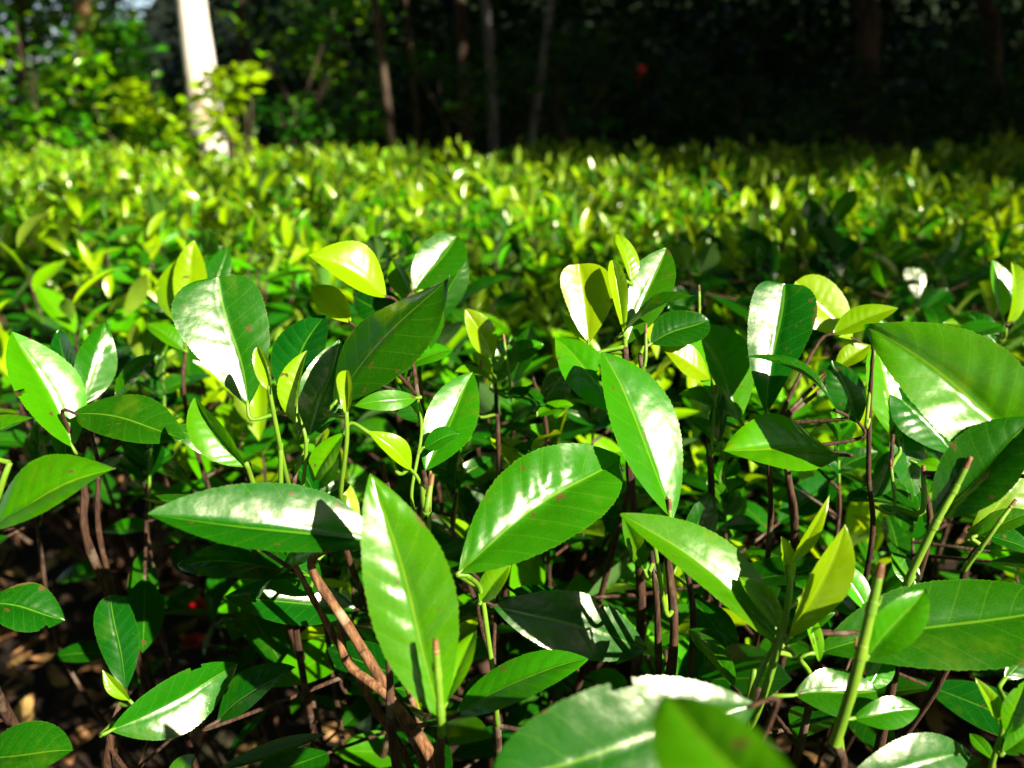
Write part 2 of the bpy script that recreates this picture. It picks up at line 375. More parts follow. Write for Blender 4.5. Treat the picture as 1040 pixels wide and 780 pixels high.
        if opt.get('label'): o['label'] = opt['label']
    if filler:
        mb = MB(); k = filler; c = np.vstack(axis_pts); lo = c[(c[:, 2] > zf[0]) & (c[:, 2] < zf[1])]
        if len(lo) == 0: lo = c[-6:]
        P0 = lo[rr.integers(0, len(lo), k)]; an = rr.uniform(0, 6.28, k); 
        A = np.stack([np.cos(an), np.sin(an), rr.normal(.1, .35, k)], -1); L = rr.uniform(.045, .085, k)
        P1 = P0 + A * rr.uniform(.012, .06, k)[:, None]
        leaves(mb, P1, A, np.stack([rr.normal(0, .35, k), rr.normal(0, .35, k), np.ones(k)], -1), L, L * rr.uniform(.36, .46, k), rr.uniform(.05, .5, k), rr.uniform(-.02, .09, k), rr.uniform(0, .12, k), nt=16, nu=4, seed=seed_[0])
        for q in range(k): tube(mb, [P0[q], P1[q] + A[q] * .002], .0014, .001, 6, 2, mi=1)
        mb.build('foliage', [M_LEAF, M_WOOD], root)
    return root

UPC = (.15, .55, .8)      # lit, matt
GL = (.20, .33, .92)      # mirrors the sun
tea_plant('tea plant cut off by the left edge, long pointed bright leaf over the brown litter',
    [([(-30, 640, .40), (-18, 560, .38)], 3.5, 2.)],
    [(118, 476, .34, -22, 548, .33, 58, (-.25, .75, .55), 20, .07, .35, .95),
     (36, 424, .37, -25, 452, .36, 30, (.0, .85, .45), 25, .06, .25, .9),
     (66, 630, .40, -20, 612, .39, 52, (.1, .7, .55), 12, .05, .05, .8),
     (74, 762, .36, -30, 772, .36, 58, (0, .7, .6), 14, .06, .1, .7),
     ],
    shoots=[([(-14, 545, .37), (2, 492, .36), (10, 470, .36)], 1.6, 1.3)], ground_at=(-.32, .48), filler=3)
tea_plant('tea plant at the left with a broad pale-striped upright leaf and three darker leaves',
    [([(92, 560, .47), (86, 500, .46), (82, 462, .45)], 3.2, 1.6), ([(104, 560, .48), (100, 470, .46)], 2.6, 1.4)],
    [(12, 337, .45, 74, 454, .44, 60, (.22, .38, .9), 24, .03, .45, .85, {'label': 'broad upright leaf with a white stripe of glare', 'g': 1}),
     (107, 325, .47, 84, 412, .455, 40, (.45, .2, .8), -18, .04, .15, .95),
     (188, 446, .42, 76, 420, .43, 56, (-.1, .75, .65), 16, .06, .12, .75),
     (240, 466, .43, 172, 434, .44, 30, (.3, .7, .6), 10, .10, .15, .75, {'g': 0.01}),
     (158, 361, .47, 118, 402, .465, 36, (-.5, .3, .7), 18, .05, .2, .8),
     (70, 420, .47, 66, 470, .46, 26, (.4, .1, .8), 20, .03, .05, .8),
     (60, 335, .52, 84, 410, .50, 34, (-.4, .2, .7), 14, .04, .05, .85)],
    ground_at=(-.27, .55), filler=4)
tea_plant('tea plant holding the large round-tipped glossy leaf beside the black gap at left',
    [([(262, 560, .46), (256, 500, .43), (252, 470, .42)], 3.2, 1.7), ([(292, 560, .46), (300, 480, .43)], 2.6, 1.5)],
    [(222, 281, .415, 252, 412, .405, 93, (.17, .36, .92), 11, .02, .12, .36, {'label': 'large round-tipped leaf white with glare', 'g': -1}),
     (262, 352, .375, 276, 400, .375, 26, (-.2, .2, .9), 60, -.1, .8, .6, {'s': 0, 'bud': 1}),
     (198, 404, .385, 250, 474, .385, 34, (-.5, .45, .7), 48, .10, .5, .8, {'s': 1}),
     (330, 320, .45, 290, 405, .44, 66, (-.4, .1, .9), 12, .06, .02, .7),
     (312, 356, .40, 300, 432, .40, 22, (-.4, .3, .8), 55, .04, .8, .8, {'s': 2}),
     (345, 345, .44, 312, 450, .43, 52, (.4, .3, .8), 16, .05, .12, .8)],
    shoots=[([(290, 480, .40), (278, 420, .38), (273, 392, .375)], 1.5, 1.0), ([(262, 500, .40), (250, 470, .386)], 1.6, 1.2), ([(306, 500, .41), (311, 450, .40), (302, 420, .40)], 1.3, .9),
            ([(286, 520, .40), (285, 450, .39)], 1.6, 1.2)],
    cut=[([(302, 440, .41), (300, 372, .41)], .9, .8)], ground_at=(-.14, .55), filler=6)
tea_plant('yellow-green tea shoot standing behind the round glossy leaf at left',
    [([(190, 420, .62), (188, 350, .61)], 2.6, 1.3)],
    [(197, 244, .60, 188, 322, .60, 34, (.2, .2, .95), 14, .02, .85, .85), (181, 262, .61, 186, 330, .61, 26, (-.4, .3, .8), 30, .04, .7, .85),
     (232, 250, .66, 205, 330, .64, 26, (.5, .3, .8), 30, .04, .1, .8), (150, 330, .60, 186, 355, .60, 24, (0, .8, .5), 25, .08, .4, .8)],
    ground_at=(-.25, .72), filler=14)
tea_plant('tea plant with the big dark green leaf leaning right and white tipped leaf behind it',
    [([(402, 560, .44), (398, 520, .42), (388, 470, .41)], 3.0, 1.6), ([(424, 560, .45), (432, 500, .43), (430, 478, .425)], 2.8, 1.5), ([(352, 560, .44), (350, 505, .42)], 2.6, 1.4)],
    [(312, 259, .47, 392, 302, .44, 50, (.18, .42, .88), 26, .10, .85, .9, {'label': 'yellow leaf half white with glare', 'g': 1}),
     (316, 290, .46, 356, 328, .45, 30, (-.1, .5, .85), 24, .05, .95, .9),
     (458, 281, .385, 338, 412, .375, 92, (-.76, .0, .6), -12, .05, .14, .85, {'label': 'big dark green leaf in its own shade'}),
     (352, 376, .36, 352, 422, .36, 26, (-.2, .1, .95), 55, -.06, .85, .5, {'s': 0, 'bud': 1}),
     (360, 412, .40, 424, 404, .41, 22, (.18, .55, .8), 12, .12, .35, .8, {'g': 0.01}),
     (374, 438, .39, 418, 478, .40, 22, (.1, .6, .75), 30, .10, .8, .8, {'s': 1}),
     (480, 378, .43, 432, 478, .425, 54, (.20, .30, .9), 22, .02, .22, .8, {'g': -1}),
     (466, 440, .42, 430, 455, .42, 22, (.2, .6, .7), 12, .08, .15, .8),
     (440, 296, .46, 418, 372, .45, 48, (-.3, .2, .9), 18, .03, .30, .7),
     (404, 388, .42, 430, 430, .42, 26, (-.5, .4, .6), 16, .08, .08, .8),
     (460, 355, .45, 400, 385, .44, 26, (.1, .8, .5), 20, .12, .3, .8),
     (318, 490, .395, 350, 440, .40, 40, (-.5, .3, .8), 26, .06, .55, .8)],
    shoots=[([(346, 500, .38), (352, 450, .365), (352, 418, .36)], 1.4, 1.0), ([(432, 505, .41), (424, 485, .405), (416, 476, .40)], 1.2, .9), ([(418, 500, .42), (428, 440, .42), (424, 402, .415)], 1.2, .8)],
    cut=[([(404, 480, .40), (390, 448, .40)], 1.0, .9), ([(432, 520, .38), (438, 490, .38)], 1.4, 1.3)], ground_at=(-.08, .55), filler=14)
tea_plant('tea plant behind the big dark leaf, one upright leaf half white half green',
    [([(430, 420, .56), (424, 330, .55)], 2.6, 1.3)],
    [(464, 240, .53, 420, 296, .53, 48, (.18, .34, .92), 24, .02, .15, .62, {'g': -1}), (474, 262, .54, 436, 330, .54, 30, (.6, .1, .7), 10, .04, .05, .7),
     (398, 262, .58, 420, 310, .56, 20, (-.3, .3, .8), 40, .03, .6, .8), (358, 300, .58, 415, 330, .56, 40, (-.4, .3, .6), 12, .05, .0, .8)],
    ground_at=(-.06, .68), filler=14)
tea_plant('tea plant lying low at left, long white-glazed leaf over a bundle of brown stems',
    [([(436, 790, .45), (404, 720, .42), (356, 640, .40), (316, 575, .39), (345, 552, .362)], 3.4, 2.0), ([(420, 790, .45), (376, 710, .43), (330, 630, .41), (300, 575, .40)], 3.0, 1.5),
     ([(446, 792, .43), (398, 712, .41), (352, 672, .41), (346, 622, .41)], 3.6, 2.2), ([(398, 640, .46), (388, 560, .43)], 2.8, 1.5)],
    [(150, 522, .37, 388, 552, .345, 72, (.20, .66, .72), 33, .008, .10, .85, {'label': 'long leaf with a white glaze along its upper half', 'g': 1}),
     (262, 610, .44, 330, 560, .40, 40, (-.2, .8, .4), 12, .08, .02, .8), (180, 575, .43, 310, 585, .42, 44, (-.3, .7, .4), 10, .08, .0, .8),
     (300, 678, .40, 222, 732, .40, 40, (-.3, .7, .5), 14, .08, .06, .8), 
     (330, 600, .45, 270, 560, .43, 36, (.2, .7, .5), 12, .05, .05, .8)],
    ground_at=(-.02, .52), filler=2, zf=(.2, .45), wood=M_WARM)
tea_plant('tea plant at centre front whose tall upright leaf stands behind a cut stub',
    [([(448, 800, .33), (448, 745, .315)], 3.0, 1.9), ([(400, 760, .36), (396, 690, .35), (394, 640, .35)], 2.6, 1.5)],
    [(376, 481, .305, 448, 728, .30, 92, (.10, .39, .9), 13, .02, .45, .85, {'label': 'tall bright upright leaf with serrated edge', 'q': 2.6}),
     (484, 640, .33, 452, 716, .305, 24, (-.3, .5, .7), 30, .05, .6, .8),
     (597, 669, .365, 464, 726, .36, 46, (-.2, .8, .5), 14, .10, .22, .8)],
    cut=[([(449, 742, .292), (446, 700, .288), (443, 660, .287)], 1.6, 1.35)], ground_at=(-.03, .40), filler=4, zf=(.3, .5))
tea_plant('tea plant with the quilted leaf pointing up right at centre of the front row',
    [([(506, 760, .42), (502, 705, .40)], 3.2, 1.8)],
    [(630, 466, .36, 466, 582, .35, 100, (.12, .50, .82), 22, .07, .22, .72, {'label': 'broad quilted serrated leaf', 'q': 2.4, 'g': -1.25}),
     (518, 574, .38, 488, 612, .38, 26, (-.1, .6, .75), 30, .05, .6, .8, {'s': 0}),
     (657, 660, .44, 500, 615, .43, 66, (.20, .55, .8), 6, .05, .02, .75, {'label': 'shaded leaf flecked with sun', 'g': 0.01}),
     (585, 625, .47, 520, 600, .46, 30, (.1, .8, .5), 10, .05, .02, .8)],
    shoots=[([(503, 700, .39), (496, 650, .385), (488, 600, .38), (474, 584, .352)], 1.5, 1.2)],
    cut=[([(440, 560, .40), (437, 486, .40)], 1.1, 1.)], ground_at=(.0, .52), filler=2)
tea_plant('small tea plant between the big leaves with one yellow pointed new leaf',
    [([(506, 450, .52), (503, 390, .51)], 2.4, 1.2), ([(556, 450, .53), (540, 380, .52)], 2.2, 1.2)],
    [(472, 313, .49, 502, 364, .50, 30, (.1, .35, .9), 26, .04, .85, .85), (520, 340, .53, 500, 390, .52, 28, (.4, .4, .7), 20, .05, .3, .8),
     (552, 350, .54, 512, 372, .53, 24, (.1, .8, .5), 18, .10, .3, .8), (555, 410, .50, 500, 398, .51, 30, (.2, .8, .4), 10, .06, .05, .8),
     (578, 372, .54, 548, 410, .54, 30, (.5, .2, .7), 12, .04, .0, .7), (582, 411, .50, 545, 422, .50, 16, (0, .8, .6), 20, .08, .5, .8),
     (462, 378, .50, 498, 386, .51, 20, (0, .8, .5), 30, .08, .6, .8), (480, 358, .52, 500, 380, .515, 14, (-.3, .6, .6), 40, .05, .8, .8),
     (540, 330, .56, 520, 390, .55, 26, (-.4, .3, .7), 16, .05, .05, .8)],
    cut=[([(518, 400, .51), (512, 345, .51)], 1.0, .9), ([(484, 420, .51), (488, 372, .51)], 1., .9)], ground_at=(.0, .68), filler=14)
tea_plant('tea shoot at centre with a glowing yellow leaf and a white green leaf opposite',
    [([(640, 480, .46), (636, 400, .44), (635, 352, .435)], 3.2, 1.7), ([(652, 440, .46), (650, 360, .44)], 2.4, 1.3)],
    [(588, 268, .445, 598, 348, .435, 64, (.10, .38, .92), 20, .02, .92, .42, {'label': 'glowing yellow leaf shaded on its right half', 'g': -0.8}),
     (677, 252, .445, 636, 350, .435, 52, (.18, .34, .92), 22, .02, .22, .75, {'g': -1}), (626, 237, .445, 641, 286, .437, 20, (.5, .3, .8), 30, .06, .75, .9, {'s': 0}),
     (622, 264, .43, 634, 340, .43, 18, (.0, .3, .95), 55, .03, .85, .5, {'s': 0, 'bud': 1}), (607, 270, .44, 628, 300, .437, 8, (-.2, .4, .8), 50, .03, .9, .9, {'s': 0}),
     (705, 300, .41, 632, 340, .425, 17, (-.2, .9, .3), 22, .10, .15, .95), (720, 325, .46, 660, 350, .45, 44, (.3, .6, .6), 10, .06, .02, .7),
     (572, 320, .46, 598, 350, .445, 14, (-.3, .6, .6), 30, .04, .7, .8)],
    shoots=[([(635, 352, .435), (633, 310, .432), (634, 285, .433)], 1.7, 1.2)],
    cut=[([(654, 372, .43), (656, 336, .43)], 1.0, .9)], ground_at=(.07, .56), filler=12)
tea_plant('tea plant right of centre with the tall glazed drooping leaf and a torn one',
    [([(684, 660, .42), (678, 560, .40), (683, 528, .395)], 3.0, 1.7), ([(668, 640, .43), (662, 560, .42)], 2.8, 1.5), ([(704, 640, .44), (694, 560, .42)], 2.6, 1.5)],
    [(611, 357, .415, 683, 527, .39, 68, (.26, .34, .9), 20, .05, .26, .7, {'label': 'tall leaf glazed white on its right half', 'g': 1}),
     (564, 343, .435, 634, 422, .42, 48, (-.1, .55, .8), 16, .06, .35, .8, {'holes': [(.42, .75, .10, .45), (.36, .35, .05, .3)]}),
     (632, 522, .40, 655, 580, .41, 20, (-.3, .4, .8), 25, .05, .3, .8), (640, 420, .44, 672, 500, .42, 30, (-.5, .2, .7), 14, .05, .05, .8),
     (720, 500, .46, 690, 570, .45, 34, (.4, .3, .6), 12, .05, .0, .8)],
    cut=[([(680, 555, .39), (680, 515, .388)], 1.2, 1.1), ([(676, 620, .40), (664, 548, .39)], 1.3, 1.1)], ground_at=(.11, .54), filler=2)
tea_plant('tea plant with a leaf lit left and shadowed right, bright yellow leaf below it',
    [([(722, 520, .49), (720, 450, .48), (724, 420, .475)], 2.8, 1.5)],
    [(706, 332, .475, 752, 428, .465, 62, (.12, .40, .9), 22, .05, .45, .6), (670, 352, .455, 722, 386, .46, 28, (.1, .6, .8), 20, .06, .85, .8),
     (690, 400, .46, 740, 420, .47, 26, (-.1, .8, .5), 16, .08, .35, .8), (734, 400, .46, 730, 450, .46, 18, (-.3, .3, .8), 40, .05, .1, .8),
     (680, 310, .50, 705, 360, .49, 40, (-.4, .4, .6), 12, .05, .02, .8), (700, 425, .47, 732, 455, .47, 20, (0, .8, .5), 16, .08, .4, .8)],
    cut=[([(722, 460, .455), (727, 398, .455)], .9, .9), ([(712, 340, .48), (710, 296, .48)], .9, .8)], ground_at=(.14, .62), filler=5)
tea_plant('tea plant with the upright round-ended leaf white on its left half',
    [([(806, 560, .47), (800, 480, .45), (790, 430, .44)], 3.0, 1.6), ([(782, 540, .48), (778, 440, .445)], 2.6, 1.4)],
    [(797, 288, .45, 778, 420, .435, 68, (.16, .36, .92), 24, .0, .06, .30, {'label': 'upright round-ended leaf, white left half', 'g': -1}),
     (734, 458, .41, 852, 462, .42, 62, (-.05, .80, .60), 22, .04, .5, .7),
     (756, 362, .41, 850, 418, .425, 22, (-.2, .9, .4), 20, .12, .08, .8), (808, 286, .49, 866, 345, .48, 56, (.15, .42, .9), 12, .04, .9, .5, {'g': 0.01}),
     (912, 313, .46, 846, 340, .46, 26, (-.1, .7, .7), 16, .05, .7, .9), (884, 350, .46, 848, 375, .46, 22, (0, .6, .8), 30, .04, .8, .8),
     (845, 366, .44, 872, 430, .44, 36, (-.4, .4, .7), 14, .05, .05, .75), (764, 420, .46, 772, 445, .45, 16, (0, .5, .8), 30, .03, .9, .8),
     (830, 430, .44, 790, 445, .445, 20, (.1, .7, .7), 20, .03, .5, .8)],
    ground_at=(.19, .58), filler=4)
tea_plant('tea plant at the right edge with the huge arching bright leaf',
    [([(884, 560, .46), (882, 480, .44), (884, 400, .43), (887, 352, .42)], 1.8, 1.0), ([(940, 560, .47), (936, 480, .46)], 2.8, 1.5)],
    [(878, 330, .40, 1062, 470, .36, 104, (.12, .55, .84), 20, .07, .42, .9, {'label': 'huge arching leaf with white glare below', 'q': 1.8, 'g': -1}),
     (890, 352, .46, 912, 448, .45, 46, (.18, .38, .9), 12, .04, .5, .6), (905, 395, .455, 968, 462, .445, 54, (-.2, .5, .8), 16, .05, .10, .7),
     (930, 505, .45, 912, 430, .455, 36, (.2, .3, .8), 14, .03, .05, .8), (888, 505, .47, 910, 455, .47, 26, (.2, .5, .8), 10, .03, .1, .8),
     (960, 480, .44, 930, 470, .45, 30, (.0, .6, .7), 20, .05, .55, .8), (860, 505, .48, 935, 518, .47, 28, (0, .9, .3), 12, .05, .02, .8)],
    cut=[([(880, 430, .43), (888, 352, .43)], 1.0, .95), ([(908, 520, .44), (905, 474, .44)], .9, .9), ([(936, 520, .43), (938, 480, .43)], 1.4, 1.4)], ground_at=(.25, .58), filler=4)
tea_plant('tea plant at right front with a new shoot of curled yellow leaves',
    [([(756, 800, .38), (752, 740, .365), (770, 700, .35)], 3.4, 1.9), ([(735, 790, .40), (722, 700, .39)], 2.8, 1.5)],
    [(630, 522, .365, 800, 660, .345, 56, (.08, .58, .82), 28, .06, .42, .85, {'label': 'long bright leaf pointing left', 'g': 1}),
     (843, 502, .335, 803, 572, .335, 13, (.3, .4, .8), 45, .05, .85, .95, {'s': 0}),
     (858, 532, .325, 800, 648, .33, 36, (.35, .45, .8), 36, .06, .8, .8, {'s': 0}),
     (793, 545, .34, 800, 600, .335, 12, (.3, .3, .9), 50, .02, .85, .6, {'s': 0, 'bud': 1}),
     (844, 565, .36, 882, 622, .355, 24, (.3, .45, .8), 24, .03, .45, .8, {'g': 0.6}), (822, 582, .38, 868, 624, .37, 30, (.3, .5, .8), 8, .03, .1, .8),
     (751, 586, .345, 797, 642, .34, 24, (.1, .5, .8), 30, .06, .6, .8, {'s': 1}), (848, 622, .34, 794, 656, .34, 18, (-.2, .7, .6), 26, .06, .2, .9, {'s': 0}),
     (832, 672, .335, 818, 615, .34, 15, (.1, .4, .8), 40, .03, .6, .8, {'s': 0}), (890, 702, .355, 806, 706, .35, 54, (.0, .6, .75), 20, .05, .15, .65),
     (700, 640, .42, 770, 690, .40, 34, (.1, .6, .7), 14, .05, .05, .8)],
    shoots=[([(772, 715, .34), (790, 660, .332), (802, 600, .334), (800, 575, .335)], 1.9, 1.2), ([(764, 705, .34), (778, 672, .338), (796, 640, .338)], 1.5, 1.1),
            ([(756, 735, .355), (766, 680, .35)], 1.5, 1.2)], ground_at=(.14, .46), filler=5)
tea_plant('tea plant at right with a wide dark leaf behind a thick pale cut stem',
    [([(852, 800, .33), (848, 752, .315)], 3.0, 1.8), ([(812, 760, .38), (826, 690, .36)], 2.8, 1.6)],
    [(1085, 618, .36, 828, 664, .345, 98, (.0, .78, .6), 10, .05, .14, .62, {'label': 'wide dark green serrated leaf'}),
     (940, 598, .30, 880, 668, .302, 42, (-.15, .4, .9), 26, .05, .35, .75), (934, 720, .34, 866, 730, .335, 32, (.15, .6, .75), 14, .05, .2, .8),
     (986, 764, .33, 860, 792, .325, 58, (.1, .62, .75), 10, .05, .08, .75, {'g': 0.01}), (905, 660, .38, 880, 700, .37, 30, (.3, .5, .7), 16, .04, .3, .8)],
    cut=[([(848, 755, .315), (868, 690, .303), (880, 640, .30), (893, 582, .298)], 2.3, 1.75)], ground_at=(.16, .40), filler=5)
tea_plant('tea plant at the right edge with a slanting pruned stub and a folded dark leaf',
    [([(905, 700, .39), (918, 610, .37), (926, 585, .365)], 3.0, 1.9), ([(960, 680, .40), (980, 580, .385), (1005, 545, .38)], 2.8, 1.4)],
    [(1052, 424, .345, 950, 528, .355, 70, (-.45, .35, .75), 26, .05, .10, .8), (1050, 520, .38, 990, 545, .38, 24, (-.2, .7, .5), 14, .05, .2, .8),
     (1060, 455, .39, 985, 545, .385, 44, (.3, .5, .8), 10, .04, .7, .6), (1048, 560, .39, 990, 540, .39, 30, (.2, .7, .5), 14, .05, .05, .8),
     (905, 560, .41, 930, 600, .40, 22, (.1, .6, .7), 14, .05, .3, .8)],
    cut=[([(922, 590, .36), (950, 532, .352), (968, 500, .35), (982, 472, .348)], 1.9, 1.35), ([(980, 578, .38), (1008, 540, .37), (1027, 514, .37)], 1.3, .9)], ground_at=(.22, .48), filler=6)
tea_plant('tea plant at the bottom edge with a big grey-glazed leaf and blurred leaf close by',
    [([(742, 860, .31), (752, 790, .29)], 3.0, 1.8)],
    [(500, 792, .275, 768, 716, .27, 128, (.18, .62, .76), 12, .03, .08, .62, {'label': 'large leaf with a pale grey glaze', 'g': 0.01}),
     (676, 704, .150, 830, 850, .153, 112, (-.62, .30, .62), 12, .04, .38, .6, {'label': 'blurred yellow-green leaf closest to the lens'}),
     (600, 800, .32, 740, 760, .30, 50, (-.2, .5, .7), 10, .05, .1, .8), (700, 640, .40, 745, 700, .34, 30, (.2, .6, .7), 10, .05, .2, .8)],
    ground_at=(.12, .28), filler=0)
tea_plant('tea plant at bottom left with a dark blue-sheened leaf over the litter',
    [([(118, 800, .42), (112, 752, .40), (122, 715, .40)], 3.0, 1.7)],
    [(242, 674, .38, 112, 742, .385, 58, (.18, .66, .72), 20, .06, .14, .85, {'g': 0.8}), (104, 680, .385, 132, 712, .39, 14, (-.2, .5, .8), 40, .05, .7, .9),
     (112, 604, .44, 128, 702, .43, 40, (.15, .0, .95), 8, .02, .0, .5, {'label': 'dark leaf with a blue sheen'}), 
     (198, 766, .38, 172, 800, .38, 22, (.1, .6, .7), 16, .04, .3, .7),
     ],
    ground_at=(-.22, .50), filler=4)
tea_plant('small tea shoot at the right edge above the huge leaf, one white upright leaf',
    [([(1016, 400, .60), (1014, 345, .59)], 2.4, 1.3)],
    [(1008, 264, .575, 1018, 322, .57, 22, (.18, .34, .92), 22, .03, .4, .85, {'g': 1}), (1028, 266, .565, 1022, 332, .57, 16, (.4, .3, .8), 45, .05, .8, .85),
     (958, 328, .58, 1010, 340, .585, 20, (-.1, .7, .6), 22, .06, .6, .8), (968, 345, .55, 1020, 330, .56, 30, (-.2, .8, .5), 12, .04, .12, .9),
     (1050, 320, .57, 1020, 345, .58, 26, (.2, .6, .6), 16, .04, .2, .8), (985, 318, .62, 1012, 350, .61, 26, (-.3, .5, .6), 14, .05, .05, .8)],
    ground_at=(.39, .72), filler=14)
tea_plant('tea shoot in the bottom right corner with narrow upright new leaves',
    [([(1004, 830, .34), (1008, 775, .33)], 2.6, 1.5)],
    [(990, 688, .325, 1016, 736, .325, 14, (.0, .4, .9), 40, .05, .7, .9, {'s': 0}), (1042, 690, .32, 1022, 745, .322, 24, (-.3, .4, .8), 36, .05, .5, .85, {'s': 0}),
     (1060, 735, .32, 1018, 765, .322, 26, (-.1, .6, .7), 24, .05, .4, .8, {'s': 0}), (985, 745, .34, 1008, 772, .33, 14, (0, .6, .7), 20, .05, .3, .8), (1052, 640, .36, 1020, 690, .34, 30, (.3, .4, .7), 14, .05, .1, .8)],
    shoots=[([(1008, 775, .328), (1018, 742, .324), (1022, 715, .324)], 1.4, .8)], ground_at=(.22, .36), filler=4)
for (lab, px, py, d, seed, tall) in [
    ('tall shaded tea plant with dark leaves standing behind the right-hand shoots', 842, 200, .92, 1, .055),
    ('dark tea plant behind the upright white leaf, left of the taller one', 775, 240, .95, 2, .03),
    ('dark tea plant behind the huge right-hand leaf with a pale round leaf', 925, 255, .92, 3, .03),
    ('shaded tea plant just behind the centre shoot with the glowing leaf', 700, 250, .86, 4, .02),
    ('shaded tea plant behind the half white leaf left of centre', 395, 225, .80, 5, .02),
    ('dark tea plant at left, above the yellow-green shoot', 190, 230, .85, 6, .02)]:
    r_ = np.random.default_rng(seed); rows = []
    for k in range(13):
        f_ = k / 12; by = py + 25 + f_ * 75 + r_.normal(0, 6); bx = px + r_.normal(0, 10); a = r_.uniform(.5, 2.64) if k > 2 else r_.uniform(1.1, 2.)
        l = r_.uniform(28, 46); rows.append((bx + l * math.cos(a), by - l * .8 * math.sin(a), d + r_.normal(0, .03), bx, by, d, r_.uniform(18, 28), (r_.normal(0, .5), .6, r_.uniform(.2, .8)), 18, .05, max(0, .25 - f_ * .4) + (.3 if k == 0 else 0), .8))
    if seed == 3: rows.append((928, 272, .86, 932, 304, .86, 34, (.25, .35, .9), 4, .02, .1, .3, {'label': 'small pale round leaf', 'g': 0.01}))
    tea_plant(lab, [([(px, py + 130, d + .02), (px + 3, py + 60, d), (px, py + 22, d)], 3., 1.4), ([(px + 14, py + 130, d + .03), (px + 16, py + 50, d + .02)], 2.6, 1.3)], rows, filler=24, zf=(.35, .66))

for (lab, px, py, d, seed, yg_) in [
    ('small leafy tea shoot between the quilted leaf and the torn leaf', 556, 425, .55, 11, .7),
    ('small tea shoot just left of the quilted leaf tip, behind the dark leaf', 462, 430, .53, 12, .8),
    ('small leafy tea shoot between the tall glazed leaf and the round-ended leaf', 735, 470, .54, 13, .5),
    ('small yellow-green tea shoot below the round glossy leaf', 322, 448, .50, 14, .9),
    ('small tea shoot behind the horizontal dark leaf at left', 150, 425, .57, 15, .5),
    ('small tea shoot under the huge right-hand leaf', 925, 480, .53, 16, .4),
    ('small tea shoot near the left edge behind the striped leaf', 40, 430, .60, 17, .6),
    ('small tea shoot behind the glowing yellow leaf', 600, 372, .62, 18, .8),
    ('small tea shoot behind the yellow pointed new leaf', 520, 365, .66, 20, .7),
    ('small tea shoot right of the round-ended leaf near the thin brown twig', 850, 420, .52, 22, .6),
    ('small tea shoot behind the black gap left of the round glossy leaf', 165, 345, .68, 23, .7),
    ('small tea shoot left of the tall yellow-green leaf at left', 95, 330, .70, 24, .8)]:
    r_ = np.random.default_rng(seed + 60); rows = []; h = r_.uniform(0, 6)
    for k in range(11):
        f_ = k / 10; h += 2.4; a = math.pi / 2 + (.35 + .9 * f_) * math.sin(h) + r_.normal(0, .15); by = py + 4 + f_ * 62; bx = px + 3 * math.sin(h)
        l = r_.uniform(24, 34) * (.8 + .7 * f_) * .56 / d; dd = .028 * math.cos(h)
        rows.append((bx + l * math.cos(a), by - l * .85 * math.sin(a), d - dd, bx, by, d, l * r_.uniform(.40, .52), (r_.normal(.2, .4), .55, r_.uniform(.4, .9)), 24 + 20 * (1 - f_), .06, float(np.clip(yg_ * (1.05 - f_ * 1.1), 0, 1)), .8))
    tea_plant(lab, [([(px, py + 120, d + .01), (px + 2, py + 70, d)], 2.2, 1.2)], rows, shoots=[([(px + 2, py + 68, d), (px + 1, py + 30, d), (px, py, d)], 1.2, .8)], filler=4, zf=(.3, .6))

